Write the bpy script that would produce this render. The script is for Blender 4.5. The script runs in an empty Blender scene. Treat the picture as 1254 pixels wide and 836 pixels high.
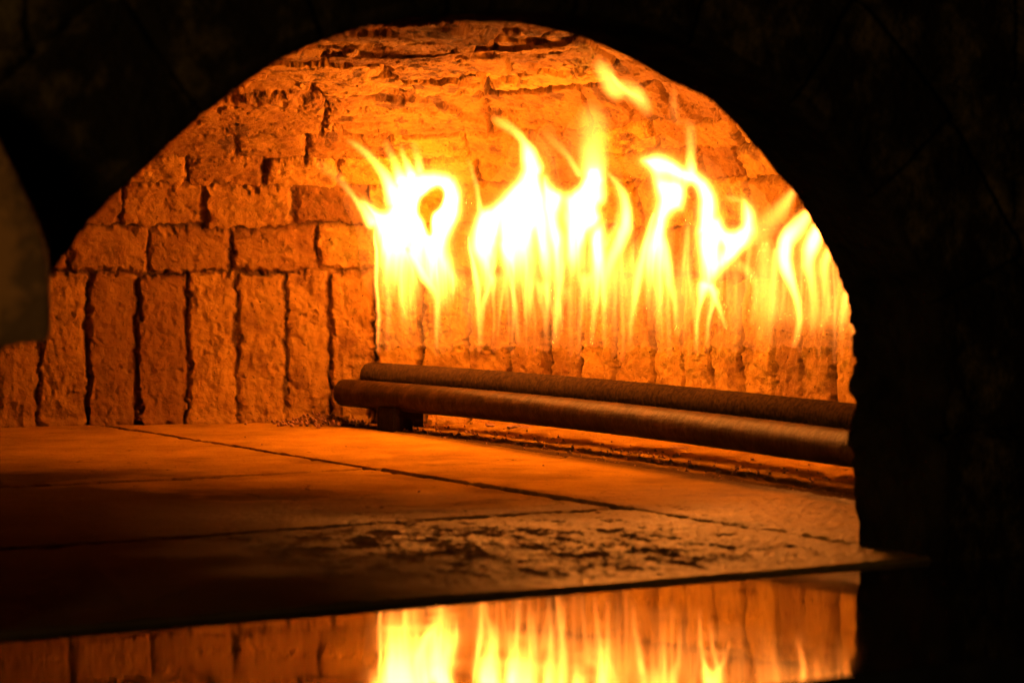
import bpy, math, random
import numpy as np

sc = bpy.context.scene
C = sc.collection

# ------------------------------------------------------------------ camera, world, lights, exposure
F_PX, CX, HY, HC = 3243.0, 627.0, 290.0, 0.286        # focal length in photo pixels, centre column, horizon row, eye height
cd = bpy.data.cameras.new('camera'); cam = bpy.data.objects.new('camera', cd); C.objects.link(cam)
cam.location = (0, 0, HC); cam.rotation_euler = (math.radians(90), 0, 0)
cd.sensor_width = 36.0; cd.lens = F_PX / 1254 * 36.0
cd.shift_y = -(418 - HY) / 1254
cd.clip_start = 0.05; cd.clip_end = 50
cd.dof.use_dof = True; cd.dof.focus_distance = 3.7; cd.dof.aperture_fstop = 9.0
sc.camera = cam

w = bpy.data.worlds.new('World'); sc.world = w; w.use_nodes = True
w.node_tree.nodes['Background'].inputs[0].default_value = (1.0, .75, .4, 1)
w.node_tree.nodes['Background'].inputs[1].default_value = .0008

sc.view_settings.view_transform = 'Standard'; sc.view_settings.look = 'None'
sc.view_settings.exposure = 0.42; sc.view_settings.gamma = 1
sc.cycles.use_denoising = True
sc.cycles.max_bounces = 8; sc.cycles.diffuse_bounces = 3; sc.cycles.glossy_bounces = 4
sc.cycles.transparent_max_bounces = 64; sc.cycles.volume_bounces = 0
sc.cycles.sample_clamp_indirect = 6.0

D1 = np.array([.8543, .5197]); D2 = np.array([-.5197, .8543])     # the oven's own across and depth directions
def W(X, Y, z):                                                     # oven coordinates -> world
    X, Y, z = np.broadcast_arrays(np.asarray(X, float), np.asarray(Y, float), np.asarray(z, float))
    return np.stack([X*D1[0] + Y*D2[0], X*D1[1] + Y*D2[1], z], -1)

FIRE = (1.0, .30, .022)
# burner centre lines in oven coordinates
FP_Y = np.array([3.60, 3.506, 3.416, 3.08, 2.744, 2.313, 2.10])
FP_X = np.array([1.862, 1.879, 1.893, 1.903, 1.899, 1.857, 1.825])
def pipe_x(Y):
    q = np.polyfit(FP_Y, FP_X, 3); return np.polyval(q, Y)
PIPE_OFF = .052

def sheet_point(px, lift=0.0):
    """Where the view column px meets the vertical sheet over the rear pipe (world x, y)."""
    px = np.asarray(px, float)
    Y = np.linspace(1.6, 4.1, 1200); X = pipe_x(np.clip(Y, 2.0, 3.7)) + PIPE_OFF
    P = W(X, Y, 0); col = CX + F_PX*P[:, 0]/P[:, 1]
    o = np.argsort(col)
    yy = np.interp(px, col[o], P[o, 1])
    return (px-CX)/F_PX*yy, yy
L = bpy.data.lights.new('room_light', 'AREA'); L.energy = 5.4; L.color = (1, .66, .24); L.size = .35
o = bpy.data.objects.new('room_light', L); C.objects.link(o)
o.location = (-.75, -.1, .40)
from mathutils import Vector
o.rotation_euler = (Vector((.1, 2.0, .35)) - o.location).to_track_quat('-Z', 'Y').to_euler()

# ------------------------------------------------------------------ noise
def _h(i, j, k, seed):
    with np.errstate(over='ignore'):
        n = (i*73856093) ^ (j*19349663) ^ (k*83492791) ^ (seed*2654435 + 97)
        n = (n ^ (n >> 13)) * 1274126177
        n = n ^ (n >> 16)
    return (n & 0xffff).astype(np.float32) / 65535.0
def noise(x, y, z=0.0, seed=0):
    x, y, z = np.broadcast_arrays(np.asarray(x, np.float64), np.asarray(y, np.float64), np.asarray(z, np.float64))
    i, j, k = np.floor(x).astype(np.int64), np.floor(y).astype(np.int64), np.floor(z).astype(np.int64)
    u, v, t = x-i, y-j, z-k
    u, v, t = (a*a*a*(a*(a*6-15)+10) for a in (u, v, t))
    r = 0
    for a in (0, 1):
        for b in (0, 1):
            for c in (0, 1):
                r = r + _h(i+a, j+b, k+c, seed) * (u if a else 1-u) * (v if b else 1-v) * (t if c else 1-t)
    return r*2 - 1
def fbm(x, y, z=0.0, o=4, seed=0, g=.5):
    r, a, s = 0, 1.0, 0.0
    for q in range(o):
        f = 2.03**q
        r = r + a*noise(x*f, y*f, z*f, seed+q*17); s += a; a *= g
    return r/s
def sstep(x, a, b):
    t = np.clip((x-a)/(b-a), 0, 1); return t*t*(3-2*t)

# ------------------------------------------------------------------ mesh helpers
def mesh_from(name, verts, faces, mat, parent=None, smooth=True, attrs=None):
    verts = np.asarray(verts, np.float32).reshape(-1, 3); faces = np.asarray(faces, np.int32)
    me = bpy.data.meshes.new(name)
    me.vertices.add(len(verts)); me.vertices.foreach_set('co', verts.ravel())
    n, k = faces.shape
    me.loops.add(n*k); me.loops.foreach_set('vertex_index', faces.ravel())
    me.polygons.add(n); me.polygons.foreach_set('loop_start', np.arange(0, n*k, k, dtype=np.int32))
    me.polygons.foreach_set('loop_total', np.full(n, k, np.int32))
    me.polygons.foreach_set('use_smooth', np.full(n, smooth))
    me.update(calc_edges=True)
    for a, v in (attrs or {}).items():
        at = me.attributes.new(a, 'FLOAT', 'POINT'); at.data.foreach_set('value', np.asarray(v, np.float32).ravel())
    me.materials.append(mat)
    ob = bpy.data.objects.new(name, me); C.objects.link(ob)
    if parent: ob.parent = parent
    return ob
def grid_faces(nu, nv, flip=False):
    i = np.arange(nu*nv).reshape(nu, nv)
    f = np.stack([i[:-1, :-1], i[1:, :-1], i[1:, 1:], i[:-1, 1:]], -1).reshape(-1, 4)
    return f[:, ::-1] if flip else f
def tag(o, label, cat, group=None, kind=None):
    if label: o['label'] = label
    if cat: o['category'] = cat
    if group: o['group'] = group
    if kind: o['kind'] = kind
    return o
def empty(name, loc=(0, 0, 0)):
    o = bpy.data.objects.new(name, None); C.objects.link(o); o.location = loc; return o
def adopt(child, root):
    child.parent = root; child.matrix_parent_inverse = root.matrix_world.inverted() if False else __import__('mathutils').Matrix.Translation(-Vector(root.location))

# ------------------------------------------------------------------ materials
def new_mat(name):
    m = bpy.data.materials.new(name); m.use_nodes = True
    return m, m.node_tree.nodes, m.node_tree.links, m.node_tree.nodes['Principled BSDF']
def nd(N, t, **kw):
    n = N.new(t)
    for k, v in kw.items():
        if k in n.inputs.keys(): n.inputs[k].default_value = v
        else: setattr(n, k, v)
    return n
def bump_chain(N, Lk, b, specs):
    g = N.new('ShaderNodeNewGeometry'); prev = None
    for sc_, dist, det in specs:
        t = nd(N, 'ShaderNodeTexNoise', Scale=sc_, Detail=det, Roughness=.6)
        Lk.new(g.outputs['Position'], t.inputs['Vector'])
        bm = nd(N, 'ShaderNodeBump', Strength=1.0, Distance=dist)
        Lk.new(t.outputs['Fac'], bm.inputs['Height'])
        if prev: Lk.new(prev.outputs['Normal'], bm.inputs['Normal'])
        prev = bm
    Lk.new(prev.outputs['Normal'], b.inputs['Normal'])
    return g

def mix(N, Lk, a, b, fac):
    m = N.new('ShaderNodeMix'); m.data_type = 'RGBA'
    for s, v in (('A', a), ('B', b)):
        i = [x for x in m.inputs if x.name == s and x.type == 'RGBA'][0]
        if isinstance(v, tuple): i.default_value = v + (1,)
        else: Lk.new(v, i)
    if isinstance(fac, float): m.inputs[0].default_value = fac
    else: Lk.new(fac, m.inputs[0])
    return [x for x in m.outputs if x.type == 'RGBA'][0]
def ramp(N, Lk, src, a, b):
    r = N.new('ShaderNodeMapRange'); r.inputs['From Min'].default_value = a; r.inputs['From Max'].default_value = b
    Lk.new(src, r.inputs['Value']); return r.outputs[0]

# brick
M_BRICK, N, K, B = new_mat('fired_brick')
g = bump_chain(N, K, B, [(70, .0052, 7), (380, .0020, 4)])
at = nd(N, 'ShaderNodeAttribute', attribute_name='tint'); am = nd(N, 'ShaderNodeAttribute', attribute_name='mortar')
t1 = nd(N, 'ShaderNodeTexNoise', Scale=22, Detail=6, Roughness=.65); K.new(g.outputs['Position'], t1.inputs['Vector'])
t2 = nd(N, 'ShaderNodeTexNoise', Scale=170, Detail=4, Roughness=.7); K.new(g.outputs['Position'], t2.inputs['Vector'])
c = mix(N, K, (.21, .104, .016), (.47, .285, .038), at.outputs['Fac'])
c = mix(N, K, c, (.19, .095, .018), ramp(N, K, t1.outputs['Fac'], .5, .68))
c = mix(N, K, c, (.05, .025, .012), ramp(N, K, t2.outputs['Fac'], .61, .71))
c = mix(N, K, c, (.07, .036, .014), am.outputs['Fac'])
K.new(c, B.inputs['Base Color']); B.inputs['Roughness'].default_value = .85; B.inputs['Specular IOR Level'].default_value = .25

# oven floor
M_FLOOR, N, K, B = new_mat('scorched_hearth_tile')
g = N.new('ShaderNodeNewGeometry')
a_s = nd(N, 'ShaderNodeAttribute', attribute_name='soot_shade'); a_g = nd(N, 'ShaderNodeAttribute', attribute_name='grease'); a_m = nd(N, 'ShaderNodeAttribute', attribute_name='gap')
t1 = nd(N, 'ShaderNodeTexNoise', Scale=9, Detail=8, Roughness=.7); K.new(g.outputs['Position'], t1.inputs['Vector'])
t2 = nd(N, 'ShaderNodeTexNoise', Scale=260, Detail=3, Roughness=.7); K.new(g.outputs['Position'], t2.inputs['Vector'])
c = mix(N, K, (.52, .31, .028), (.32, .18, .018), ramp(N, K, t1.outputs['Fac'], .35, .65))
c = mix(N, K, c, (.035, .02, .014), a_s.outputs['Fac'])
c = mix(N, K, c, (.05, .03, .02), ramp(N, K, t2.outputs['Fac'], .60, .72))
c = mix(N, K, c, (.03, .02, .014), a_m.outputs['Fac'])
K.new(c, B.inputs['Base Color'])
r = N.new('ShaderNodeMapRange'); K.new(a_g.outputs['Fac'], r.inputs['Value']); r.inputs['To Min'].default_value = 1.0; r.inputs['To Max'].default_value = .24
K.new(r.outputs[0], B.inputs['Roughness'])
r2 = N.new('ShaderNodeMapRange'); K.new(a_g.outputs['Fac'], r2.inputs['Value']); r2.inputs['To Min'].default_value = .0; r2.inputs['To Max'].default_value = .45
K.new(r2.outputs[0], B.inputs['Specular IOR Level'])
tb = nd(N, 'ShaderNodeTexNoise', Scale=320, Detail=4, Roughness=.7); K.new(g.outputs['Position'], tb.inputs['Vector'])
bb = nd(N, 'ShaderNodeBump', Strength=1, Distance=.0020); K.new(tb.outputs['Fac'], bb.inputs['Height']); K.new(bb.outputs['Normal'], B.inputs['Normal'])

def plain(name, col, rough, spec=.5, metal=0.0, bumps=None, spots=None):
    m, N, K, B = new_mat(name)
    B.inputs['Roughness'].default_value = rough; B.inputs['Specular IOR Level'].default_value = spec; B.inputs['Metallic'].default_value = metal
    g = bump_chain(N, K, B, bumps) if bumps else N.new('ShaderNodeNewGeometry')
    if spots:
        col2, s_, lo, hi = spots
        t = nd(N, 'ShaderNodeTexNoise', Scale=s_, Detail=6, Roughness=.65); K.new(g.outputs['Position'], t.inputs['Vector'])
        K.new(mix(N, K, col, col2, ramp(N, K, t.outputs['Fac'], lo, hi)), B.inputs['Base Color'])
    else: B.inputs['Base Color'].default_value = col + (1,)
    return m
M_SOOT = plain('sooty_stone', (.030, .019, .008), .7, .0, 0, [(14, .02, 5), (150, .003, 3)], ((.012, .008, .004), 12, .4, .6))
M_SOOT.node_tree.nodes['Principled BSDF'].inputs['IOR'].default_value = 1.001
N, K = M_SOOT.node_tree.nodes, M_SOOT.node_tree.links
old = N['Principled BSDF'].inputs['Base Color'].links[0].from_socket
fa = nd(N, 'ShaderNodeAttribute', attribute_name='outer'); g = N.new('ShaderNodeNewGeometry')
t = nd(N, 'ShaderNodeTexNoise', Scale=18, Detail=7, Roughness=.7); K.new(g.outputs['Position'], t.inputs['Vector'])
K.new(mix(N, K, old, mix(N, K, (.015, .010, .004), (.085, .055, .02), ramp(N, K, t.outputs['Fac'], .48, .66)), fa.outputs['Fac']), N['Principled BSDF'].inputs['Base Color'])
M_GRANITE = plain('polished_black_stone', (.012, .010, .008), .035, .4, 0, None, ((.02, .016, .012), 30, .45, .6))
N, K = M_GRANITE.node_tree.nodes, M_GRANITE.node_tree.links
g = N.new('ShaderNodeNewGeometry'); t = nd(N, 'ShaderNodeTexNoise', Scale=14, Detail=7, Roughness=.7); K.new(g.outputs['Position'], t.inputs['Vector'])
mr = N.new('ShaderNodeMapRange'); K.new(t.outputs['Fac'], mr.inputs['Value'])
for k_, v_ in (('From Min', .4), ('From Max', .7), ('To Min', .02), ('To Max', .10)): mr.inputs[k_].default_value = v_
K.new(mr.outputs[0], N['Principled BSDF'].inputs['Roughness'])
M_PIPE = plain('scaled_iron_pipe', (.028, .015, .004), .40, .3, .1, [(90, .0012, 5), (500, .0006, 3)], ((.06, .032, .008), 40, .45, .62))
M_RPIPE = plain('oxidised_burner_pipe', (.035, .022, .014), .8, .1, 0, None, ((.075, .047, .016), 160, .42, .62))
M_RPIPE.node_tree.nodes['Principled BSDF'].inputs['IOR'].default_value = 1.05
M_PIPE.node_tree.nodes['Principled BSDF'].inputs['IOR'].default_value = 1.18
M_FLAP = plain('rusted_sheet_iron', (.12, .058, .018), .7, .1, .0, [(30, .008, 6), (200, .002, 4)], ((.28, .12, .03), 30, .46, .60))
M_CHIP = plain('brick_fragments', (.34, .19, .11), .85, .25, 0, [(150, .003, 4)], ((.12, .07, .05), 60, .48, .6))

E_PER_M = 430.0
M_FLAME = bpy.data.materials.new('burning_gas'); M_FLAME.use_nodes = True
N, K = M_FLAME.node_tree.nodes, M_FLAME.node_tree.links; N.clear()
out = N.new('ShaderNodeOutputMaterial')
tr = N.new('ShaderNodeBsdfTransparent'); em = N.new('ShaderNodeEmission'); em.inputs[0].default_value = (1, .4, .05, 1); em.inputs[1].default_value = .002
ad = N.new('ShaderNodeAddShader'); K.new(tr.outputs[0], ad.inputs[0]); K.new(em.outputs[0], ad.inputs[1]); K.new(ad.outputs[0], out.inputs['Surface'])
ev = N.new('ShaderNodeEmission'); ev.inputs[0].default_value = (1, .265, .031, 1); ev.inputs[1].default_value = E_PER_M
K.new(ev.outputs[0], out.inputs['Volume'])
M_FLAME.cycles.emission_sampling = 'NONE'
M_FLAME.cycles.homogeneous_volume = True if hasattr(M_FLAME.cycles, 'homogeneous_volume') else False

# ------------------------------------------------------------------ oven plan
YF, YB = 1.820, 1.932                     # front and rear face of the arch wall
def wall_plan():
    ks = np.array([-.9, -.6, -.25, 0, .1, .19, .35, .5, .65, .97, 1.3, 1.9])
    th = np.radians(np.array([-31.4, -20, -10, 0, 9, 22, 40, 52, 59, 66, 72, 82]))
    ds = .0005
    sr = np.arange(-.9, 1.9, ds); t = np.interp(sr, ks, th)
    x = np.cumsum(np.cos(t))*ds; y = -np.cumsum(np.sin(t))*ds
    i = np.argmin(abs(sr)); x += -.281-x[i]; y += 4.068-y[i]
    X = x*D1[0]+y*D1[1]; Y = x*D2[0]+y*D2[1]
    Xc = X[0]
    s = np.concatenate([(-.9-(sr[1:]+.9))[::-1], sr]); XX = np.concatenate([(2*Xc-X[1:])[::-1], X]); YY = np.concatenate([Y[1:][::-1], Y])
    k = YY > YB + .02
    return s[k], XX[k], YY[k]
PS, PX, PY = wall_plan()
S0, S1 = PS[0], PS[-1]
CCX, CCY = (PX[0]+PX[-1])/2, YB+.02

# brick lining ------------------------------------------------------
def build_lining(parent):
    su = np.concatenate([np.arange(S0, -1.1, .005), np.arange(-1.1, -.62, .0032), np.arange(-.62, 1.12, .0018), np.arange(1.12, S1, .004), [S1]])
    # profile: wall .23 high, then quarter ellipse, then nearly flat crown
    a, b, sp = .66, .285, .232
    ph = np.linspace(0, math.pi/2, 4000)
    pw = a*(1-np.cos(ph)); pz = sp+b*np.sin(ph)
    arc = sp+np.concatenate([[0], np.cumsum(np.hypot(np.diff(pw), np.diff(pz)))])
    tv = np.concatenate([np.arange(-.01, 1.12, .0019), np.arange(1.12, arc[-1], .008)])
    vw = np.where(tv < sp, 0, np.interp(tv, arc, pw)); vz = np.where(tv < sp, tv, np.interp(tv, arc, pz))
    extra = np.linspace(0, 1, 330)[1:]
    nu, nv = len(su), len(tv)
    bx, by = np.interp(su, PS, PX), np.interp(su, PS, PY)
    D = np.hypot(bx-CCX, by-CCY)
    r = 1-vw[None, :]/D[:, None]
    X = CCX+(bx[:, None]-CCX)*r; Y = CCY+(by[:, None]-CCY)*r; Z = np.broadcast_to(vz, X.shape).copy()
    # crown: on to the centre
    rl = r[:, -1:]
    Xe = CCX+(X[:, -1:]-CCX)*(1-extra[None, :]*.999); Ye = CCY+(Y[:, -1:]-CCY)*(1-extra[None, :]*.999); Ze = vz[-1]+.04*extra[None, :]*(1+0*Xe)
    X = np.concatenate([X, Xe], 1); Y = np.concatenate([Y, Ye], 1); Z = np.concatenate([Z, Ze], 1)
    r = np.concatenate([r, rl*(1-extra[None, :]*.999)], 1)
    T = np.concatenate([tv, tv[-1]+extra*.9])
    nv = len(T)
    S = np.broadcast_to(su[:, None], (nu, nv)); TT = np.broadcast_to(T[None, :], (nu, nv))
    P = W(X, Y, Z)
    du = np.gradient(P, axis=0); dv = np.gradient(P, axis=1)
    nrm = np.cross(du, dv); nrm /= np.linalg.norm(nrm, axis=-1, keepdims=True)+1e-12
    cen = W(CCX, CCY, .1)
    sgn = np.sign(((cen-P)*nrm).sum(-1, keepdims=True)); nrm *= np.where(sgn[nu//2, 40] == 0, 1, sgn[nu//2, 40])
    x3, y3, z3 = P[..., 0], P[..., 1], P[..., 2]
    # domain warp
    rough = sstep(TT, .40, .62)                     # higher courses are more ragged
    wa = .0035+.002*rough
    ws = S + wa*fbm(x3*22, y3*22, z3*22, 2, 3) + (.0082+.001*rough)*fbm(x3*80, y3*80, z3*80, 4, 5, .62)
    wt = TT + wa*1.1*fbm(x3*20, y3*20, z3*20, 2, 31) + (.0082+.001*rough)*fbm(x3*80, y3*80, z3*80, 4, 37, .62)
    rng = random.Random(5)
    jo = [-.511, -.440, -.368, -.293, -.218, -.141, -.069, 0, .068, .142, .222, .293, .364, .432, .506, .585, .660, .738, .815, .890, .966, 1.040]
    while jo[-1] < S1+.2: jo.append(jo[-1]+.0745+rng.uniform(-.005, .005))
    while jo[0] > S0-.2: jo.insert(0, jo[0]-.0745+rng.uniform(-.005, .005))
    row_h = [.232]
    for q in range(60): row_h.append(row_h[-1]+(.0745+rng.uniform(-.004, .006) if q < 4 else rng.uniform(.10, .16)))
    dist = np.full((nu, nv), 1.0); bid = np.zeros((nu, nv)); bu = np.zeros((nu, nv)); bv = np.zeros((nu, nv))
    def lay(mask_rows, joints, lo, hi, scale, rid):
        joints = np.asarray(joints); k = mask_rows
        s_, t_ = ws[k], wt[k]
        ix = np.clip(np.searchsorted(joints, s_)-1, 0, len(joints)-2)
        lean = (_h(ix, ix*0+rid, ix*0, 4)-.5)*.010
        l, h = joints[ix], joints[ix+1]
        m = (t_-(lo+hi)/2)
        dl = (s_-l)*scale[k]-(((_h(ix, ix*0+rid, ix*0, 9)-.5)*.05)*m); dr = (h-s_)*scale[k]-(((_h(ix+1, ix*0+rid, ix*0, 9)-.5)*-.05)*m)
        tt = t_+(_h(ix, ix*0+rid, ix*0, 12)-.5)*.006
        dd = np.minimum(np.minimum(dl, dr), np.minimum(tt-lo, hi-tt))
        dist[k] = dd; bid[k] = ix+rid*157.0; bu[k] = (s_-(l+h)/2)/(h-l)*2; bv[k] = (t_-(lo+hi)/2)/(hi-lo)*2
    rm = np.clip(r, .12, 1)
    lay(wt < row_h[0], jo, -.03, row_h[0], rm, 0)
    for q in range(len(row_h)-1):
        lo, hi = row_h[q], row_h[q+1]
        k = (wt >= lo) & (wt < hi)
        if not k.any(): continue
        rr = float(np.median(rm[k]))
        wd = (.118 if q < 4 else .21)/rr
        if q == 0: j = [-.64, -.52, -.398, -.278, -.152, -.02, .10]
        else: j = [-.60+rng.uniform(-.5, .5)*wd]
        while j[-1] < S1+.4: j.append(j[-1]+wd*rng.uniform(.82, 1.2))
        while j[0] > S0-.4: j.insert(0, j[0]-wd*rng.uniform(.82, 1.2))
        lay(k, j, lo, hi, rm, q+1)
    ib = bid.astype(np.int64)
    r1, r2, r3, r4 = (_h(ib, ib*0, ib*0, q) for q in (101, 103, 107, 109))
    # joints: variable width, partly filled
    jw = -.0004+.0032*(fbm(x3*16, y3*16, z3*16, 2, 50)+.25)+.0016*fbm(x3*80, y3*80, z3*80, 3, 55)
    edge = sstep(dist, jw-.0005, jw+.0065+.0035*fbm(x3*50, y3*50, z3*50, 2, 51))
    fill = sstep(fbm(x3*15, y3*15, z3*15, 3, 60), -.15, .35)               # mortar smeared up to the face
    fill = fill*(1-.85*sstep(S, .02, .12)*sstep(TT, .26, .22)); depth = .0135+.006*sstep(S, .02, .12)*sstep(TT, .26, .22)*(1-.75*fill)*(1-.3*rough)
    hgt = -(1-edge)*depth
    hgt += ((r1-.5)*.009 + (r2-.5)*.006*bu + (r3-.5)*.006*bv) * edge
    hgt -= .0025*np.maximum(np.abs(bu)**4, 0)*edge
    # surface roughness: fine scratches down the soldiers, crumbly chips above
    grain = fbm(S*130, TT*55, r4*50, 4, 70)*(1-sstep(TT, .225, .235))
    chips = fbm(x3*34, y3*(34-12*rough), z3*34, 5, 71, .6)
    hgt += .0026*grain + (.0056-.0008*rough)*chips + .0020*fbm(x3*150, y3*170, z3*170, 3, 73)
    pit = sstep(fbm(x3*60, y3*60, z3*60, 4, 75, .6), .28, .5); hgt -= (.0030+.003*rough)*pit
    slab = np.round(fbm(x3*15, y3*15, z3*26, 3, 77)*5)/5; slab2 = fbm(x3*15, y3*15, z3*26, 3, 77)
    hgt += rough*.007*slab2 - rough*.009*sstep(fbm(x3*17, y3*11, z3*20, 4, 79), .10, .26)
    # heap of crumbs at the foot of the wall
    hgt += .006*sstep(TT, .016, .002)*(1+fbm(x3*70, y3*70, z3*70, 3, 88))
    P = P+nrm*hgt[..., None]
    mort = (1-sstep(dist, jw*.6, jw+.003))*(1-.55*fill)*.9
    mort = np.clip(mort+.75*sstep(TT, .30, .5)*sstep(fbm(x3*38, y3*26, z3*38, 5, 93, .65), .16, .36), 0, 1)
    tint = np.clip(.5+(r3-.5)*1.0+.25*fbm(x3*30, y3*30, z3*30, 3, 91), 0, 1)
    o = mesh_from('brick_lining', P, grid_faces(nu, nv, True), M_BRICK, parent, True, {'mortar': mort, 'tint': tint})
    return o

# arched front wall -------------------------------------------------
ARCH = [(.672, -.03), (.672, .10), (.673, .19), (.712, .253), (.722, .266), (.737, .286), (.763, .313), (.795, .340), (.828, .369), (.869, .400), (.91, .425), (.959, .445), (1.01, .458),
        (1.06, .4625), (1.113, .467), (1.185, .468), (1.252, .458), (1.303, .440), (1.342, .4225), (1.378, .4115), (1.409, .389), (1.442, .360), (1.474, .327), (1.511, .278), (1.528, .254), (1.545, .238), (1.549, .17), (1.548, .06), (1.547, -.03)]
def build_arch(parent):
    A = np.array(ARCH); l = np.concatenate([[0], np.cumsum(np.hypot(*np.diff(A, axis=0).T))])
    n = 760; q = np.linspace(0, l[-1], n); ax, az = np.interp(q, l, A[:, 0]), np.interp(q, l, A[:, 1])
    # slight rounding
    kx = np.pad(ax, 3, 'edge'); kz = np.pad(az, 3, 'edge'); ker = np.ones(7)/7
    ax, az = np.convolve(kx, ker, 'valid'), np.convolve(kz, ker, 'valid')
    dirx, dirz = ax-1.11, np.maximum(az-.10, 0)*1.3
    ln = np.hypot(dirx, dirz); dirx, dirz = dirx/ln, dirz/ln
    sec = [(.95, YB), (.5, YB), (.2, YB), (.05, YB)] + [(x, YB) for x in np.linspace(.03, .002, 10)] + [(0, y) for y in np.linspace(YB-.002, YF+.006, 46)] \
        + [(.002, YF+.002)] + [(x, YF) for x in np.linspace(.006, .112, 40)] + [(.114, YF+.002), (.116, YF+.012), (.120, YF+.013), (.124, YF+.003)] \
        + [(x, YF+.002) for x in np.concatenate([np.linspace(.128, .4, 60), np.linspace(.44, 1.6, 30)])] + [(1.6, YF-.0+.2)]
    sr = np.array([s[0] for s in sec]); sy = np.array([s[1] for s in sec]); m = len(sec)
    X = ax[:, None]+dirx[:, None]*sr; Zz = az[:, None]+dirz[:, None]*sr; Y = np.broadcast_to(sy, X.shape).copy()
    # blocks: voussoir joints round the ring, courses outside
    u = q[:, None]*np.ones(m)
    vo = np.abs(((u/.118+.02*noise(u*9, sr*20, 0, 3)) % 1)-.5)*.118
    jr = sstep(.059-vo, 0, .006)
    ringmask = ((sr < .116) & (sy < YB-.01))[None, :]*1.0
    outer = ((sr > .12) & (sy < YF+.01))[None, :]*1.0
    cz = np.abs(((Zz/.085+.04*noise(X*8, Zz*8, 0, 6)) % 1)-.5)*.085; cx = np.abs((((X+.06*(np.floor(Zz/.085) % 2))/.19) % 1)-.5)*.19
    jo = np.minimum(sstep(.0425-cz, 0, .007), sstep(.095-cx, 0, .007))
    Y += ringmask*(1-jr)*.007 + outer*(1-jo)*.008
    f1, f2, f3 = (fbm(X*11, Y*11, Zz*11, 4, s, .55) for s in (201, 202, 203))
    h1, h2 = (fbm(X*75, Y*75, Zz*75, 3, s, .6) for s in (211, 212))
    rag = 1+1.0*sstep(X, 1.50, 1.53)*sstep(Zz, .02, .06)            # the right jamb is broken brick
    back = (sstep(sr, .03, .0)*sstep(sy, YF+.03, YB-.01))[None, :]
    amp = .0012+.0038*rag*back*sstep(X, 1.4, 1.52)
    X = X+dirx[:, None]*(amp*f1*1.7+.0014*rag*h1*back+.0006*h1); Zz = Zz+dirz[:, None]*(amp*f1*1.6+.0008*h1)
    edgefix = sstep(sr, 0, .01)[None, :]
    jag = back*sstep(X, 1.50, 1.54)*sstep(Zz, .015, .05)*sstep(Zz, .36, .24)
    X = X+jag*(.011*fbm(X*6, Y*14, Zz*30, 3, 231)+.004*(noise(X*4, Y*12, Zz*70, 233) > .1)-.002)
    Y = Y+(.006*f3+.0015*h2)*edgefix
    return mesh_from('arched_front_wall', W(X, Y, Zz), grid_faces(n, m), M_SOOT, parent, True, {'outer': np.broadcast_to(((sr > .012) & (sy < YF+.03))[None, :]*1.0, X.shape)})

oven = tag(empty('brick_oven', tuple(W(1.11, 2.8, 0))), 'sooty, blackened arched brick oven with glowing orange brick inside', 'oven')
adopt(build_lining(None), oven)
adopt(build_arch(None), oven)

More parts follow.
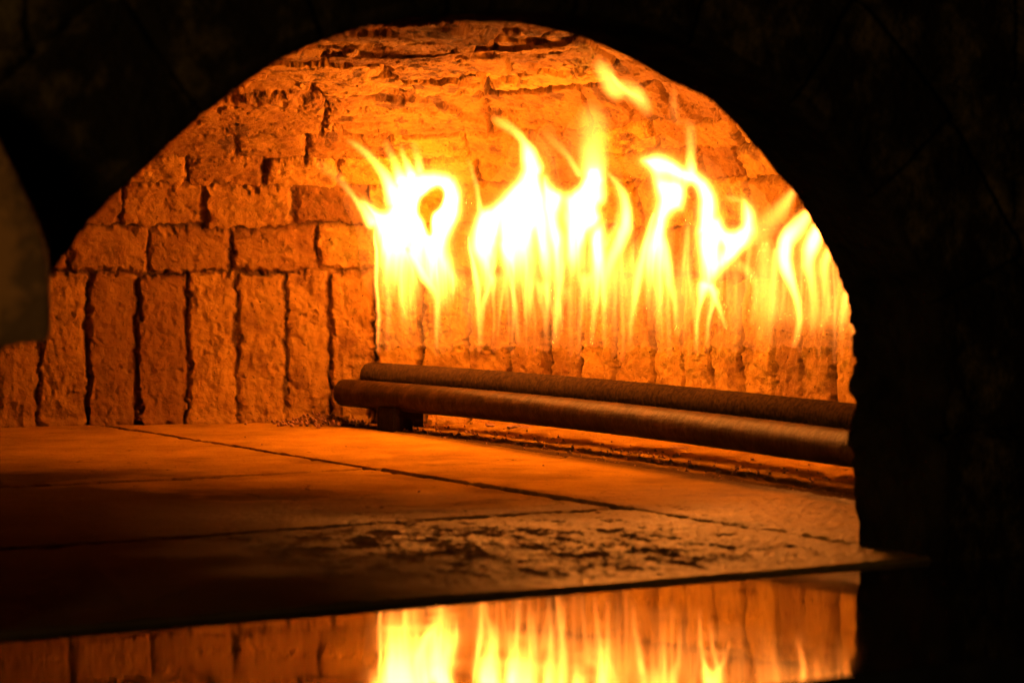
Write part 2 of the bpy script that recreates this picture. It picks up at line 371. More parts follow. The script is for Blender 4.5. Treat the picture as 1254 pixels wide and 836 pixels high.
# oven floor --------------------------------------------------------
def edge_x(Y):   # the long edge below the burner
    return np.interp(Y, [2.2, 2.26, 2.88, 3.31, 3.6], [1.806, 1.809, 1.848, 1.872, 1.885])
def build_floor():
    xs = np.concatenate([np.arange(0.0, .6, .02), np.arange(.6, .95, .0026), np.arange(.95, 1.60, .0017), np.arange(1.60, 2.0, .0026), np.arange(2.0, 2.22, .006)])
    ys = np.concatenate([np.linspace(YF+.004, YF+.012, 7), np.arange(YF+.0145, 2.6, .0017), np.arange(2.6, 3.0, .0026), np.arange(3.0, 3.72, .0036), np.arange(3.72, 3.98, .012)])
    X, Y = np.meshgrid(xs, ys, indexing='ij')
    # joints
    wob = .0022*fbm(X*25, Y*25, 0, 3, 300)+.004*noise(X*3, Y*3, 0, 305)
    right = X > 1.558
    ex = edge_x(Y)
    burn = X > ex
    cand = [np.abs(X-1.558+wob), np.where(X < ex, np.abs(Y-2.895+wob)*np.where(X > 1.558, 1.3, .8), 1), np.where((~right), np.abs(Y-2.326+wob)*.62, 1)]
    dj = np.minimum.reduce(cand)
    gw = .0050+.0014*fbm(X*14, Y*14, 0, 3, 310)
    gap = 1-sstep(dj, gw, gw+.003)
    chip = sstep(dj, .018, .003)*sstep(fbm(X*45, Y*45, 0, 4, 311), .12, .4)
    Z = -.010*gap-.003*chip
    # hairline cracks
    cr = np.abs(fbm(X*4.5, Y*4.5, 0, 4, 320)); crm = sstep(fbm(X*2.2, Y*2.2, 0, 2, 322), .22, .34)
    crack = sstep(cr, .008, .002)*crm*(X < 1.8); Z -= .002*crack
    # greasy burnt patch towards the mouth, in front of the fire
    film = .82*sstep(X+.14*fbm(X*6, Y*6, 0, 4, 330), .96, 1.26)*sstep(2.62+.15*fbm(X*5, Y*5, 0, 3, 332)-Y, 0, .50)      # worn, greasy stone near the mouth
    cl = np.exp(-((X-1.24)/.27)**4-((Y-2.10)/.24)**4)
    burnt = sstep(fbm(X*36, Y*25, 0, 5, 372, .78)-.62*(1-cl)+.06, .0, .12)*sstep(Y, YF+.02, YF+.06)*sstep(X, .9, 1.15)
    gz = np.clip(film*(1-gap), 0, 1)
    flat = sstep(Y, 3.0, 3.2)
    lump = fbm(X*105, Y*80, 0, 4, 340, .8)
    flake = sstep(fbm(X*95, Y*70, 0, 4, 342, .75), .0, .2)
    calm = sstep(Y, YF+.006, YF+.03); Z += ((.0004+.0024*gz)*lump + .0015*gz*cl*flake*(1-gap) - .0016*burnt*(.6+lump))*calm
    Z += .0016*fbm(X*3, Y*3, 0, 2, 350)+.0004*fbm(X*150, Y*150, 0, 3, 351)
    tid = np.floor((X > 1.558)*1.0+(Y > 2.895)*2.0+(Y > 2.326)*4.0)
    Z += (_h(tid.astype(np.int64), tid.astype(np.int64)*0, tid.astype(np.int64)*0, 7)-.5)*.002
    # beyond the edge: rough bed with crumbs
    g2 = 1-sstep(np.abs(X-ex), .002, .005)
    rough = fbm(X*28, Y*28, 0, 5, 360, .6)
    Z = np.where(burn, .0005+(.0015+.006*sstep(X-ex, .05, .16))*rough+.002*sstep(fbm(X*60, Y*60, 0, 3, 361), .2, .5)+.012*sstep(X, 1.98, 2.12), Z)
    Z -= g2*.004
    Z += .0022*np.exp(-((X-ex+.006)/.0035)**2)*(Y < 3.4)              # raised arris that catches the light
    Z += .010*sstep(Y, 3.60, 3.85)*sstep(X, 1.7, 1.9)*(1+fbm(X*50, Y*50, 0, 3, 365))
    # front edge rounds down to the ledge
    Z -= .004*sstep(Y, YF+.011, YF+.004)
    soot_shade = .95*sstep(1.56-X+.10*fbm(X*4, Y*4, 0, 4, 370), .02, .55)*sstep(3.36+.14*fbm(X*5, Y*3, 0, 3, 371)-Y, 0, .35)
    soot_shade = np.clip(soot_shade*(1-.6*film)+.95*burnt+.85*np.exp(-((X-ex-.004)/.026)**2)+.30*sstep(Y, 2.9, 2.4)*sstep(1.60-X, 0, .05)+.22*sstep(fbm(X*9, Y*9, 0, 4, 373), 0, .4)*sstep(3.3-Y, 0, .3)+.18*sstep(3.0-Y, 0, .6)*(~burn)+.30*burn, 0, .91)  # burner edge band and bed beyond: pipes' shadow painted into the colour
    soot_shade = np.maximum(soot_shade, .93*sstep(X, 1.52, 1.58)*sstep(Y, YB+.06, YB-.01))  # floor at the right jamb foot painted darker to subdue the room light
    return mesh_from('oven_floor', W(X, Y, Z), grid_faces(len(xs), len(ys)), M_FLOOR, None, True, {'soot_shade': soot_shade, 'grease': np.clip(gz*(1-.9*burnt), 0, 1)*(~burn), 'gap': np.clip(gap+crack+g2*.8, 0, 1)})
tag(build_floor(), 'scorched square hearth tiles, greasy and pitted near the mouth of the oven', 'floor', None, 'structure')

# polished ledge ----------------------------------------------------
def rounded_slab(name, x0, x1, y0, y1, z0, z1, rr, mat, seg=6, tilt=0.0):
    prof = []
    for cy, cz, a0 in ((y1-rr*.3, z0+rr*.3, -90), ):
        pass
    def arc(cy, cz, a0, rad): return [(cy+rad*math.cos(math.radians(a0+90*k/seg)), cz+rad*math.sin(math.radians(a0+90*k/seg))) for k in range(seg+1)]
    s = .0015
    g_ = tilt/(y1-y0); prof = arc(y1-s, z1-s, 0, s)+[(y1-s-.002, z1+.002*g_), (y1-.01, z1+.01*g_), (y0+rr+.01, z1+tilt-.01*g_), (y0+rr+.001, z1+tilt-.001*g_)]+arc(y0+rr, z1-rr+tilt, 90, rr)+arc(y0+s, z0+s, 180, s)+arc(y1-s, z0+s, 270, s)
    prof = np.array(prof); n = len(prof)
    xs = np.linspace(x0, x1, 40)
    V = np.concatenate([W(x, prof[:, 0], prof[:, 1]) for x in xs])
    f = []
    for i in range(len(xs)-1):
        for k in range(n): f.append((i*n+k, i*n+(k+1) % n, (i+1)*n+(k+1) % n, (i+1)*n+k))
    c0 = len(V); V = np.concatenate([V, W(x0, prof[:, 0].mean(), prof[:, 1].mean())[None], W(x1, prof[:, 0].mean(), prof[:, 1].mean())[None]])
    o = mesh_from(name, V, f, mat, None, True)
    import bmesh
    bm = bmesh.new(); bm.from_mesh(o.data); bm.verts.ensure_lookup_table()
    for e0, cc in ((0, c0), ((len(xs)-1)*n, c0+1)):
        for k in range(n):
            try: bm.faces.new((bm.verts[e0+k], bm.verts[e0+(k+1) % n], bm.verts[cc]))
            except ValueError: pass
    bmesh.ops.recalc_face_normals(bm, faces=bm.faces)
    bm.to_mesh(o.data); bm.free()
    return o
ledge = rounded_slab('stone_ledge', -.6, 3.2, 1.332, YF+.0035, -.075, -.0035, .004, M_GRANITE, tilt=.0092)
tag(ledge, 'polished black stone ledge below the oven mouth mirroring the fire', 'ledge')

# gas burner --------------------------------------------------------
def pipe(name, off, y_start, y_end, zc, rad, mat, nring, nseg=40, ridge=0.0, pitch=.004):
    Y = np.linspace(y_start, y_end, nring)
    X = pipe_x(Y)+off
    cap = 7
    P = np.stack([X, Y], -1); T = np.gradient(P, axis=0); T /= np.linalg.norm(T, axis=1, keepdims=True); Nn = np.stack([-T[:, 1], T[:, 0]], -1)
    L = np.concatenate([[0], np.cumsum(np.linalg.norm(np.diff(P, axis=0), axis=1))])
    R = np.full(nring, rad)
    a = np.linspace(0, 2*math.pi, nseg, endpoint=False)
    rows = []
    for k in range(cap):
        t = k/(cap)*math.pi/2
        rows.append((P[0]-T[0]*rad*.55*math.cos(t), Nn[0], max(rad*math.sin(t), 1e-4), L[0]))
    for i in range(nring): rows.append((P[i], Nn[i], R[i], L[i]))
    for k in range(cap-1, -1, -1):
        t = k/(cap)*math.pi/2
        rows.append((P[-1]+T[-1]*rad*.55*math.cos(t), Nn[-1], max(rad*math.sin(t), 1e-4), L[-1]))
    V = []
    for c, nn, rr, ll in rows:
        under = 1.0
        groove = ridge*max(0, math.cos(2*math.pi*ll/pitch))*(rr > rad*.99)
        r_ = rr-groove*(.35+.65*(np.cos(a) > -2))
        r_ = r_*(1+.010*fbm(np.cos(a)*2, np.sin(a)*2+ll*12, 1.5, 2, 400))+(.0005*noise(np.cos(a)*14, np.sin(a)*14, ll*400, 402))*(rr > .005)
        V.append(W(c[0]+nn[0]*np.cos(a)*r_, c[1]+nn[1]*np.cos(a)*r_, zc+np.sin(a)*r_))
    V = np.concatenate(V); n = nseg; f = []
    i = np.arange(len(rows)*n).reshape(len(rows), n); j = np.roll(i, -1, 1)
    f = np.stack([i[:-1], i[1:], j[1:], j[:-1]], -1).reshape(-1, 4)
    return mesh_from(name, V, f, mat, None, True)
burner = tag(empty('gas_burner', tuple(W(1.9, 3.0, 0))), 'twin pipe gas burner running along the right side of the oven floor', 'burner')
o = pipe('supply_pipe', 0, 3.562, 1.98, .050, .0207, M_PIPE, 500); o['label'] = 'smooth dark brown front pipe with a rounded end'; adopt(o, burner)
o = pipe('burner_pipe', PIPE_OFF, 3.572, 1.98, .0745, .0200, M_RPIPE, 1500, 48, .0034, .0064); o['label'] = 'fuzzy oxidised rear pipe with fine ribbed slots'; adopt(o, burner)
def box_mesh(name, cx, cy, sx, sy, z0, z1, mat, jig=.0006):
    import bmesh
    bm = bmesh.new(); bmesh.ops.create_cube(bm, size=1)
    bmesh.ops.bevel(bm, geom=bm.edges[:], offset=.06, segments=2, affect='EDGES')
    v = np.array([q.co[:] for q in bm.verts]); p = W(cx+v[:, 0]*sx, cy+v[:, 1]*sy, (z0+z1)/2+v[:, 2]*(z1-z0))
    for q, c in zip(bm.verts, p): q.co = c
    me = bpy.data.meshes.new(name); bm.to_mesh(me); bm.free(); me.materials.append(mat)
    ob = bpy.data.objects.new(name, me); C.objects.link(ob); return ob
M_BRACKET = plain('blackened_bracket', (.012, .008, .005), .8, .1, 0, [(120, .002, 4)])
for Y in (3.42, 2.12):
    x = float(pipe_x(Y))
    adopt(box_mesh('support_leg', x-.004, Y+.01, .032, .056, -.004, .036, M_BRACKET), burner)
    adopt(box_mesh('support_leg', x+PIPE_OFF, Y+.07, .030, .045, -.004, .062, M_BRACKET), burner)
    adopt(box_mesh('saddle', x+PIPE_OFF/2, Y+.01, PIPE_OFF+.02, .02, .028, .036, M_BRACKET), burner)

# ------------------------------------------------------------------ flames: bodies of burning gas standing in the sheet above the rear pipe
ST = 1.25
GX = np.arange(385, 1130, ST); GY = np.arange(50, 480, ST)
PXG, PYG = np.meshgrid(GX, GY, indexing='ij')
WX = PXG+2.6*fbm(PXG/34, PYG/42, 0, 3, 500)+.9*fbm(PXG/9, PYG/22, 0, 2, 501)
WY = PYG+2.6*fbm(PXG/34, PYG/42, 5, 3, 502)

def seg_dist(x, y, ax, ay, bx, by):
    vx, vy = bx-ax, by-ay; t = np.clip(((x-ax)*vx+(y-ay)*vy)/(vx*vx+vy*vy+1e-9), 0, 1)
    return np.hypot(x-ax-t*vx, y-ay-t*vy), t
def smooth_line(p, n=6, closed=False):
    p = np.array(p, float); out_ = []
    m = len(p); rng_ = range(m if closed else m-1)
    for i in rng_:
        p0 = p[(i-1) % m] if (closed or i > 0) else p[0]; p1 = p[i]; p2 = p[(i+1) % m]; p3 = p[(i+2) % m] if (closed or i+2 < m) else p2
        for k in range(n):
            t = k/n
            out_.append(.5*((2*p1)+(-p0+p2)*t+(2*p0-5*p1+4*p2-p3)*t*t+(-p0+3*p1-3*p2+p3)*t**3))
    if not closed: out_.append(p[-1])
    return np.array(out_)
def poly_sd(pts, wx=WX, wy=WY):
    p = smooth_line(pts, 4, True); inside = np.zeros(wx.shape, bool); d = np.full(wx.shape, 1e9)
    for i in range(len(p)):
        ax, ay = p[i]; bx, by = p[(i+1) % len(p)]
        q, _ = seg_dist(wx, wy, ax, ay, bx, by); d = np.minimum(d, q)
        c_ = ((ay > wy) != (by > wy)) & (wx < (bx-ax)*(wy-ay)/(by-ay+1e-12)+ax); inside ^= c_
    return np.where(inside, d, -d)
def stroke(pts, wx=WX, wy=WY):
    """pts: (x, y, half width, intensity). Soft streak of gas; intensity and width run along it."""
    p = smooth_line(pts, 5); r = np.zeros(wx.shape)
    x0, x1, y0, y1 = p[:, 0].min()-40, p[:, 0].max()+40, p[:, 1].min()-40, p[:, 1].max()+40
    i0, i1 = np.searchsorted(GX, [x0, x1]); j0, j1 = np.searchsorted(GY, [y0, y1])
    if i1-i0 < 2 or j1-j0 < 2: return r
    wx, wy = wx[i0:i1, j0:j1], wy[i0:i1, j0:j1]; rr = np.zeros(wx.shape)
    for i in range(len(p)-1):
        q, t = seg_dist(wx, wy, p[i, 0], p[i, 1], p[i+1, 0], p[i+1, 1])
        hw = np.maximum(p[i, 2]*(1-t)+p[i+1, 2]*t, .4); it = p[i, 3]*(1-t)+p[i+1, 3]*t
        u = np.clip(1-(q/(hw*1.8))**2, 0, 1)
        rr = np.maximum(rr, it*u**2)
    r[i0:i1, j0:j1] = rr
    return r
# streaks that run up the sheet and lean with it
def streaks(f, seed, k=1.0):
    sway = 9*noise(PXG/60, PYG/70, 1.5, seed)+14*np.sin(PYG/38+PXG/47)*sstep(360-PYG, 0, 160)
    return .5+.5*fbm((PXG+sway)/f, PYG/150, 0, 3, seed+1, .6)
SK1, SK2, SK3, SK4 = streaks(13, 600), streaks(5, 620), streaks(7, 660), streaks(26, 680)
def body(poly, holes=(), slits=(), strokes=(), peak=9.0, soft=9.0, low=350.0, lowspan=62.0, veil=.22, halo=.34):
    sd = poly_sd(poly)
    core = sstep(sd, -2.5, soft*2.0)
    for h in holes:
        hs = poly_sd(h); core = core*sstep(-hs, -4.0, 6.0)
    lowv = low-14+44*(SK4-.5)*2+16*(SK1-.5)*2+14*noise(PXG/25, PYG*0, 0, 640)
    fade = sstep(PYG, lowv+lowspan, lowv-12)                              # blue, nearly clear gas near the pipe
    tex = .75+.7*SK1; tex2 = .08+2.0*SK1*SK3**1.5
    near = sstep(PYG, low-75, low+15)
    I = peak*core**1.7*(tex*(1-near)+tex2*near*.5)*fade**1.6
    hh = 1.0
    for h in holes: hh = hh*sstep(-poly_sd(h), -6, 4)
    I += (veil*sstep(sd, -3, 12)*sstep(PYG, low+55, low-30)+halo*np.exp(np.minimum(sd, 0)/8.0)*sstep(PYG, low+40, low-20))*hh
    for q in slits: I = I*(1-np.clip(stroke(q), 0, 1))
    for q in strokes: I = np.maximum(I, stroke(q))+.3*np.minimum(I, stroke(q))
    return I
def emit_flame(I, name, label, root=None, phase=0.0):
    """closed body whose depth along the view equals the gas it holds: thick where white hot, a film at the edges"""
    I = np.minimum(I, 10.0); I = I*(1+(I/4.0)**1.5)
    I[0, :] = I[-1, :] = 0; I[:, 0] = I[:, -1] = 0
    on = I > .045
    act = (on[:-1, :-1].astype(int) + on[1:, :-1] + on[1:, 1:] + on[:-1, 1:]) >= 2
    d = np.maximum(I/E_PER_M, .0003)                                      # the rim is never sharper than a third of a millimetre
    sx, sy = sheet_point(GX)
    off = .010*noise(PXG/70, PYG/60, phase, 700)+.006*phase
    zz = HC-(PYG-HY)/F_PX*sy[:, None]
    t = sy[:, None]+off-.045-1.25*np.maximum(zz-.235, 0)-.10*sstep(462-PXG, 0, 60)     # the draught leans the fire in under the vault
    n = d.size; idx = np.arange(n).reshape(d.shape)
    def pts(tt): return np.stack([(PXG-CX)/F_PX*tt, tt, HC-(PYG-HY)/F_PX*tt], -1).reshape(-1, 3)
    Vf, Vb = pts(t-d*.58), pts(t+d*.42)
    a0, a1, a2, a3 = idx[:-1, :-1], idx[1:, :-1], idx[1:, 1:], idx[:-1, 1:]
    fs = [np.stack([a3, a2, a1, a0], -1)[act], np.stack([a0, a1, a2, a3], -1)[act]+n]
    pad = np.pad(act, 1)
    for nb, (p_, q_) in ((pad[1:-1, :-2], (a0, a1)), (pad[2:, 1:-1], (a1, a2)), (pad[1:-1, 2:], (a2, a3)), (pad[:-2, 1:-1], (a3, a0))):
        e = act & ~nb
        fs.append(np.stack([p_[e], q_[e], q_[e]+n, p_[e]+n], -1))
    fs = np.concatenate(fs); used, inv = np.unique(fs, return_inverse=True)
    V = np.concatenate([Vf, Vb])[used]
    o = mesh_from(name, V, inv.reshape(fs.shape), M_FLAME, None, True)
    return tag(o, label, 'flame', 'flames standing on the gas burner')

# leftmost flame with a loop
A_poly = [(463, 425), (461, 380), (459, 335), (457, 299), (451, 272), (438, 248), (443, 242), (457, 247), (470, 252), (478, 236), (481, 226), (488, 214), (497, 208), (512, 205), (528, 205), (545, 208), (561, 218), (571, 240),
          (569, 263), (560, 283), (554, 302), (559, 321), (569, 342), (575, 362), (574, 425)]
A_hole = [(534, 230), (543, 236), (539, 252), (529, 264), (526, 287), (520, 272), (514, 258), (518, 241)]
I_A = body(A_poly, [A_hole], [[(500, 306, 2, .3), (510, 330, 3, .8), (519, 352, 4, .9), (524, 385, 8, .9), (526, 425, 9, .8)], [(560, 350, 2, .1), (558, 380, 8, .8), (556, 425, 12, .8)]],
           [[(456, 272, 7, 6), (446, 257, 5, 3.5), (436, 245, 3.4, 1.8), (424, 228, 3.5, .9), (412, 214, 5, .4), (398, 205, 5, .28), (388, 199, 3, .1)],
            [(486, 244, 10, 8), (482, 234, 8, 8), (474, 218, 6, 5), (462, 202, 5, 2.4), (446, 187, 4, 1.5), (432, 177, 3, .8), (424, 173, 2, .2)],
            [(492, 222, 7, 8), (486, 204, 5, 2.5), (480, 190, 4, 1.1), (474, 176, 4, .3)],
            [(502, 214, 6, 8), (498, 200, 4, 3), (493, 188, 3.2, 1.2), (492, 178, 2, .3)],
            [(512, 209, 5, 4), (511, 192, 5, 1.2), (508, 177, 4, .4)],
            [(460, 275, .8, 2), (461, 305, 2.0, 4), (461, 340, 2.2, 2.4), (463, 400, 1.8, 1.2), (463, 430, 1.6, .3)],
            [(505, 312, 7, 6), (520, 338, 6, 5), (534, 360, 4, 2.2), (535, 390, 2.6, 1), (535, 425, 2, .2)]], low=342)
emit_flame(I_A, 'flame', 'tall flame curling into a white loop at the far left end of the burner', phase=-.5)

# centre flame, sharp peak leaning left
B_poly = [(586, 425), (582, 380), (578, 335), (570, 308), (571, 285), (579, 263), (588, 251), (601, 245), (614, 231), (629, 213), (638, 200), (642, 186), (648, 178), (655, 188), (664, 204), (670, 222), (676, 250), (680, 300), (686, 350), (690, 425)]
I_B = body(B_poly, (), [[(618, 252, 3, .2), (610, 290, 6, .6), (608, 330, 7, .8)], [(662, 250, 3, .1), (656, 296, 6, .6), (662, 340, 8, .8)], [(640, 425, 7, .6), (634, 385, 4, .6), (628, 350, 2, .3)], [(608, 425, 8, .7), (606, 385, 6, .7), (602, 350, 2, .2)]],
           [[(652, 206, 10, 8), (647, 188, 7.5, 7), (640, 174, 4.5, 3.5), (630, 162, 4.5, 1.9), (618, 153, 5, 1.3), (606, 147, 3, .4)],
            [(590, 258, 4, 3), (585, 238, 2.6, 1.4), (578, 216, 2.2, .8), (572, 198, 2, .3)],
            [(574, 290, 1, 3), (580, 330, 3.2, 4), (585, 365, 3, 2.4), (586, 400, 2, 1), (586, 430, 1.5, .2)],
            [(606, 300, 6, 3), (600, 340, 4, 3), (590, 380, 3, 1.2), (588, 420, 2, .3)],
            [(618, 300, 5, 4), (626, 340, 4, 2.5), (632, 380, 3, 1.2), (634, 420, 2, .2)]], low=346)
emit_flame(I_B, 'flame', 'broad white flame with a sharp peak leaning left, second from the left', phase=-.2)

# middle-right of centre: round-headed tall tongue
C_poly = [(668, 425), (672, 360), (664, 300), (658, 250), (660, 215), (671, 211), (680, 222), (690, 229), (703, 225), (709, 216), (712, 205), (720, 196), (734, 196), (742, 204), (745, 214), (746, 222), (742, 235),
          (739, 254), (745, 272), (748, 300), (752, 350), (748, 425)]
I_C = body(C_poly, (), [[(696, 228, 5, .3), (688, 262, 7, .75), (690, 300, 6, .8), (694, 345, 8, .8)], [(744, 262, 3, .2), (722, 290, 6, .7), (716, 330, 7, .8)], [(716, 425, 9, .6), (714, 380, 5, .6), (708, 350, 2, .2)], [(690, 425, 8, .6), (690, 380, 4, .5), (686, 345, 2, .2)]],
           [[(710, 212, 4, 2), (700, 196, 4, 1.3), (688, 182, 5, .8), (674, 168, 6, .4), (664, 160, 4, .1)],
            [(726, 138, 11, .4), (726, 150, 14, 1.3), (727, 172, 14, 2.0), (727, 196, 13, 3.4), (727, 216, 12, 5), (727, 240, 11, 7)],
            [(704, 150, 6, .05), (703, 170, 9, .28), (704, 196, 9, .35), (702, 214, 7, .3)],
            [(676, 200, 10, .30), (668, 180, 10, .28), (672, 160, 8, .1)],
            [(724, 420, 2, .3), (728, 380, 3, 1.2), (734, 330, 5, 4), (730, 290, 7, 4)],
            [(676, 420, 2, .3), (680, 380, 3, 1.2), (688, 330, 4, 3), (684, 290, 7, 3)]], peak=8, low=350)
emit_flame(I_C, 'flame', 'tall round headed yellow tipped flame right of the sharp peaked one', phase=.1)

# crescent
I_D = stroke([(746, 214, 2.0, .9), (757, 228, 4, 2.0), (765, 245, 6, 4), (767, 270, 7, 6), (761, 292, 7, 5), (750, 315, 6, 3.6), (742, 340, 4.5, 2), (739, 375, 3, 1), (740, 420, 2, .2)])
I_D = np.maximum(I_D, stroke([(753, 228, 3, .5), (759, 248, 4, 1.0), (756, 275, 5, 1.4), (744, 300, 4, 1.6)]))
emit_flame(I_D, 'flame', 'slim crescent flame bowed to the right beside the round headed flame', phase=.3)

# hooked flame
E_poly = [(768, 425), (770, 370), (778, 325), (784, 296), (793, 269), (797, 240), (791, 216), (780, 199), (786, 188), (805, 184), (824, 189), (843, 200), (861, 208), (875, 223), (882, 240), (884, 262), (878, 285),
          (852, 292), (848, 268), (850, 245), (846, 232), (843, 246), (838, 261), (826, 266), (820, 280), (822, 305), (829, 340), (828, 425)]
I_E = body(E_poly, (), [[(800, 212, 8, .35), (815, 216, 9, .6), (834, 222, 7, .6)], [(800, 425, 10, .6), (800, 380, 6, .6), (800, 352, 2, .2)]],
           [[(847, 212, 6, 6), (845.5, 192, 5.2, 2.2), (844.5, 172, 5.2, 1.1), (844, 160, 5, .7), (843, 150, 4, .1)],
            [(852, 150, 1, 0), (828, 148, 3.5, .28), (826.5, 128, 4, .42), (826, 112, 3, .1)],
            [(806, 268, 2, 3), (813, 300, 5, 4), (820, 335, 5, 3), (827, 372, 3, 1.4), (829, 410, 2, .2)],
            [(800, 262, 2, 3), (791, 300, 5, 4), (782, 340, 5, 3), (774, 380, 3, 1.3), (771, 420, 2, .2)]], low=344)
emit_flame(I_E, 'flame', 'hooked flame arching over to the right with a thin spike on top', phase=-.4)

# knotted flame
F_poly = [(850, 425), (846, 385), (851, 340), (848, 300), (852, 276), (866, 262), (884, 262), (893, 276), (902, 272), (903, 252), (906, 240), (916, 243), (927, 257), (931, 280), (924, 300), (912, 315), (897, 330), (884, 348), (880, 372), (884, 425)]
I_F = body(F_poly, (), [[(882, 292, 5, .3), (883, 304, 6, .62), (882, 316, 5, .3)], [(866, 425, 9, .5), (866, 390, 5, .4)]],
           [[(904, 246, 3, 1.0), (897, 244, 4, .8), (890, 243, 3, .3)],
            [(908, 325, 6, 1.0), (922, 338, 4.5, .9), (926, 358, 3.5, .8), (920, 395, 3, .4)],
            [(862, 350, 7, 6), (855, 375, 3, 2.4), (853, 405, 2, 1), (852, 430, 2, .1)],
            [(870, 352, 5, 5), (880, 375, 3, 2), (889, 400, 2, .7)],
            [(876, 358, 5, 3), (868, 390, 2.4, 1.4), (866, 420, 2, .2)]], low=362)
emit_flame(I_F, 'flame', 'knotted bright flame with a small round hollow below the hook', phase=.2)

# right-hand streams
I_G = np.zeros(PXG.shape)
for s in ([(924, 290, 9, 1.2), (938, 276, 11, 1.2), (954, 259, 9, 1.6), (968, 240, 5, 1.8), (974, 232, 3, .8)],
          [(990, 262, 6, 4), (975, 278, 8, 5), (962, 296, 8, 7), (962, 320, 7, 7), (971, 350, 5, 4), (978, 380, 4, 2), (977, 402, 3.4, 1.3), (972, 422, 2.5, .4)],
          [(1004, 274, 7, 6), (994, 296, 8, 7), (991, 318, 6, 4), (995, 345, 5, 1.8), (997, 375, 4, .9), (994, 410, 3, .2)],
          [(1022, 300, 6, 3), (1010, 318, 6, 2.2), (1010, 350, 5, 1.0), (1011, 378, 4, .7), (1006, 405, 3, .15)],
          [(1048, 340, 7, 5), (1036, 365, 5, 1.8), (1031, 390, 4, .7), (1030, 415, 3, .1)],
          [(1060, 330, 9, 6), (1052, 370, 5, 1.5), (1046, 410, 3, .2)],
          [(944, 420, 2, .1), (945, 380, 3.5, .6), (950, 340, 5, 1.2), (952, 310, 5, 2)],
          [(930, 415, 2, .1), (933, 370, 3, .4), (938, 330, 5, .5), (936, 300, 7, .7)]):
    I_G = np.maximum(I_G, stroke(s))+.35*np.minimum(I_G, stroke(s))
veil = sstep(poly_sd([(915, 300), (940, 280), (990, 250), (1040, 300), (1090, 330), (1090, 400), (1030, 408), (960, 405), (925, 385)]), -4, 28)
I_G += .8*veil*(.5+SK1)*(.6+.7*SK2)
emit_flame(I_G, 'flame', 'streaming yellow white flame against the right jamb of the arch', phase=.0)

# thin jets at the root of the fire
rng = random.Random(11)
I_R = np.zeros(PXG.shape)
for k in range(105):
    x = rng.choice([463, 500, 540, 590, 620, 650, 690, 725, 745, 780, 815, 855, 880, 925, 955, 990, 1015, 1035])+rng.gauss(0, 13)
    if x < 463: x = 463+rng.uniform(0, 30)
    fan = rng.uniform(-1, 1); top = rng.uniform(285, 335); bot = rng.uniform(375, 440)+.02*(x-460)
    i = .62*rng.uniform(.35, 1.5)**1.5*(1.0 if x < 900 else .8); wd = rng.uniform(1.0, 2.9); sp = 22*fan*abs(fan)+rng.uniform(-4, 4)
    s_ = stroke([(x, top-25, wd, 0), (x+sp*.1, top, wd*1.5, i*.9), (x+sp*.45, top+(bot-top)*.35, wd*1.25, i), (x+sp*.85, top+(bot-top)*.68, wd, i*.55), (x+sp, bot, wd*.7, 0)], PXG+1.5*noise(PXG/30, PYG/30, 3, 510), PYG)
    I_R = np.maximum(I_R, s_)+.35*np.minimum(I_R, s_)
for q in ([(775, 285, 4, .2), (772, 318, 10, 1.5), (771, 350, 12, 1.2), (770, 395, 8, .3), (770, 430, 5, 0)], [(838, 300, 4, .2), (838, 340, 9, .9), (836, 372, 10, .8), (836, 420, 6, .0)],
          [(754, 300, 5, .8), (752, 335, 10, 1.8), (750, 370, 9, .8), (748, 415, 5, 0)], [(932, 310, 8, .5), (935, 350, 14, .8), (936, 390, 12, .5), (936, 425, 8, 0)],
          [(578, 330, 3, .1), (577, 365, 7, .5), (577, 400, 6, .2), (577, 430, 4, 0)], [(905, 335, 5, .4), (902, 365, 10, .9), (900, 400, 8, .3), (900, 430, 5, 0)], [(812, 325, 8, 1.5), (810, 360, 12, 1.3), (808, 400, 8, .3), (808, 430, 5, 0)]):
    I_R = np.maximum(I_R, stroke(q)*(.35+1.1*SK1))+.2*np.minimum(I_R, stroke(q))
inside = np.clip((I_A+I_B+I_C+I_D+I_E+I_F+I_G), 0, 1)
near_body = np.zeros(PXG.shape)
colmax = inside.max(axis=1, keepdims=True)
I_R *= .25+.75*sstep(np.maximum.accumulate(inside[:, ::1], axis=1), .05, .5)
SK5 = streaks(3.6, 690)
haze_ = sstep(PYG, 290, 350)*sstep(PYG, 445, 395)*sstep(PXG, 458, 466)*(.07+.10*SK2+1.1*np.maximum(SK5-.46, 0)*sstep(PYG, 432, 350))
emit_flame(I_R+haze_, 'flame', 'row of thin yellow jets at the root of the fire just above the pipe', phase=.15)

# torn off wisp
I_W = stroke([(733, 76, 5, .1), (741, 90, 8, .8), (752, 108, 9, 1.0), (768, 110, 9, .7), (782, 120, 8, .9), (792, 133, 6, .35), (794, 141, 4, 0)])
I_W = np.maximum(I_W, stroke([(742, 84, 3, .2), (752, 98, 4, 1.2), (766, 110, 4.5, 1.1), (784, 121, 4.5, 1.1), (790, 130, 3, .3)]))
emit_flame(I_W*2.4, 'flame', 'small yellow wisp of flame torn loose high above the fire', phase=.2)

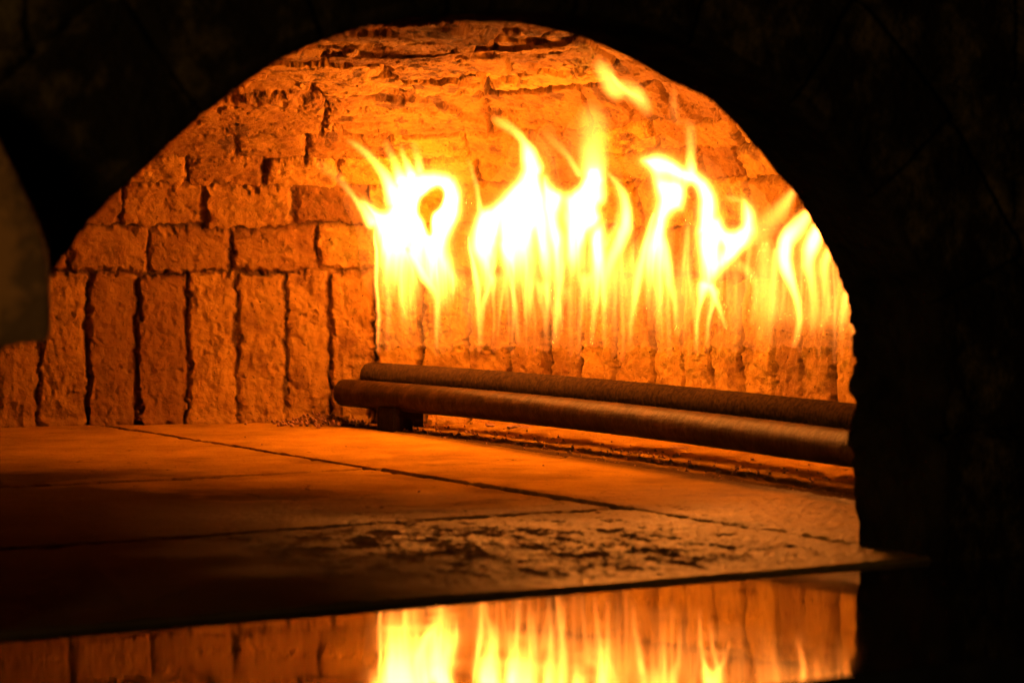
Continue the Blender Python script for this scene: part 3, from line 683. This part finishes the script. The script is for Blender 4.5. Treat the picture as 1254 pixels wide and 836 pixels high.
# ------------------------------------------------------------------ small loose pieces
def chip(X, Y, z, sx, sy, sz, seed, rot):
    rg = random.Random(seed); nseg = 9; pts = []
    for k in range(nseg):
        a = 2*math.pi*k/nseg+rg.uniform(-.25, .25); rr = rg.uniform(.7, 1.1)
        x, y = math.cos(a)*rr*sx, math.sin(a)*rr*sy
        pts.append((x*math.cos(rot)-y*math.sin(rot), x*math.sin(rot)+y*math.cos(rot)))
    V = []; tl = rg.uniform(-.12, .12)
    for lv, s in ((0, .9), (.6, 1.0), (1.0, .78)):
        for x, y in pts: V.append((X+x*s, Y+y*s, z+sz*lv+x*tl+rg.uniform(-.06, .06)*sz))
    V = [W(*v) for v in V]+[W(X, Y, z), W(X, Y, z+sz*1.05)]
    f = []
    for l in range(2):
        for k in range(nseg): f.append((l*nseg+k, l*nseg+(k+1) % nseg, (l+1)*nseg+(k+1) % nseg, (l+1)*nseg+k))
    f += [(k, (k+nseg-1) % nseg, 3*nseg, 3*nseg) for k in []]
    me = bpy.data.meshes.new('brick_flake')
    ff = [tuple(q) for q in f]+[((k+1) % nseg, k, 3*nseg) for k in range(nseg)]+[(2*nseg+k, 2*nseg+(k+1) % nseg, 3*nseg+1) for k in range(nseg)]
    me.from_pydata([tuple(v) for v in V], [], ff); me.materials.append(M_CHIP)
    ob = bpy.data.objects.new('brick_flake', me); C.objects.link(ob); return ob
def ground(px, py, z=0.0):
    Zc = F_PX*(HC-z)/(py-HY); p = np.array([(px-CX)/F_PX*Zc, Zc]); return float(p@D1), float(p@D2)
for (px, py, sx, sy, sz, rot, lab) in [
    (640, 524, .040, .016, .007, .3, 'largest thin brick flake on the rubble under the pipes'),
    (602, 521, .022, .012, .006, 1.2, 'small brick flake just left of the largest flake under the pipes'),
    (838, 549, .034, .010, .005, .1, 'long flat brick flake under the pipes near the right jamb'),
    (560, 514, .016, .010, .010, 2.0, 'chunky brick crumb beside the left support of the burner')]:
    x, y = ground(px, py, .004)
    tag(chip(x, y, .001, sx, sy, sz, int(px), rot), lab, 'brick flake', 'loose brick flakes under the burner')
# crumbs and ash heaped at the burner's left end
rg = random.Random(3); V = []; Fc = []
for k in range(210):
    hx, hy = 1.845+rg.gauss(0, .035), 3.60+rg.gauss(0, .035)
    s = rg.uniform(.0010, .0030); zc = .004+.014*math.exp(-((hx-1.85)/.04)**2-((hy-3.61)/.04)**2)*rg.random()
    b0 = len(V); rot = [(rg.uniform(-1, 1), rg.uniform(-1, 1), rg.uniform(-.7, .7)) for _ in range(4)]
    base = [(1, 1, 1), (-1, -1, 1), (-1, 1, -1), (1, -1, -1)]
    for (a, b, c_), (p, q, r_) in zip(base, rot): V.append(W(hx+(a+p*.4)*s, hy+(b+q*.4)*s, zc+(c_+r_*.4)*s))
    Fc += [(b0, b0+1, b0+2), (b0, b0+3, b0+1), (b0, b0+2, b0+3), (b0+1, b0+3, b0+2)]
o = mesh_from('ash_rubble', np.array(V), Fc, M_CHIP, None, False)
tag(o, 'heap of ash and brick crumbs against the wall at the left end of the burner', 'rubble', None, 'stuff')
rg = random.Random(8); V = []; Fc = []
for k in range(420):
    hy = rg.uniform(2.2, 3.5); hx = edge_x(hy)+abs(rg.gauss(0, .09))*1.0+.004 if rg.random() < .975 else rg.uniform(1.45, 1.87)
    s = rg.uniform(.0006, .0022)*(1 if hx > 1.86 else .6); zc = .001+(.002 if hx > 1.88 else 0)
    b0 = len(V)
    for (a, b, c_) in [(1, 1, 1), (-1, -1, 1), (-1, 1, -1), (1, -1, -1)]: V.append(W(hx+(a+rg.uniform(-.5, .5))*s, hy+(b+rg.uniform(-.5, .5))*s, zc+(c_+rg.uniform(-.5, .5))*s))
    Fc += [(b0, b0+1, b0+2), (b0, b0+3, b0+1), (b0, b0+2, b0+3), (b0+1, b0+3, b0+2)]
o = mesh_from('floor_crumbs', np.array(V), Fc, M_CHIP, None, False)
tag(o, 'fine crumbs scattered over the floor below the burner pipes', 'crumbs', None, 'stuff')

# rusted iron door leaf, out of focus, hanging at the left front ---------------------------------
def view_at(px, py, Zc): return ((px-CX)/F_PX*Zc, Zc, HC-(py-HY)/F_PX*Zc)
out_l = smooth_line([(-260, 90), (-60, 110), (-14, 150), (8, 190), (26, 226), (44, 268), (56, 305), (60, 330)], 5).tolist()+[(61, 360), (61, 400), (60, 412), (56, 417), (30, 420), (0, 425), (-60, 432), (-260, 450)]
pl = np.array(out_l); nP = len(pl)
V = []
cy = pl.mean(0)
for inset, depth in ((.0, .004), (.0, .0), (1.5, -.001), (8.0, -.0022), (17.0, -.003), (60, -.004)):
    for (a, b) in pl:
        v = cy-np.array([a, b]); v = v/(np.hypot(*v)+1e-9)
        x, y, z = view_at(a+v[0]*inset, b+v[1]*inset, 1.80); V.append((x, y+depth, z))
V = np.array(V); V[:, 1] += .004*fbm(V[:, 0]*20, V[:, 2]*20, 0, 3, 900)
f = []
for l in range(5):
    for k in range(nP): f.append((l*nP+k, l*nP+(k+1) % nP, (l+1)*nP+(k+1) % nP, (l+1)*nP+k))
me = bpy.data.meshes.new('iron_door')
me.from_pydata([tuple(v) for v in V], [], f+[tuple(range(nP))[::-1], tuple(range(5*nP, 6*nP))]); me.materials.append(M_FLAP)
door = bpy.data.objects.new('iron_door', me); C.objects.link(door)
tag(door, 'dull rusty brown iron door plate hanging at the left edge of the oven mouth', 'door')
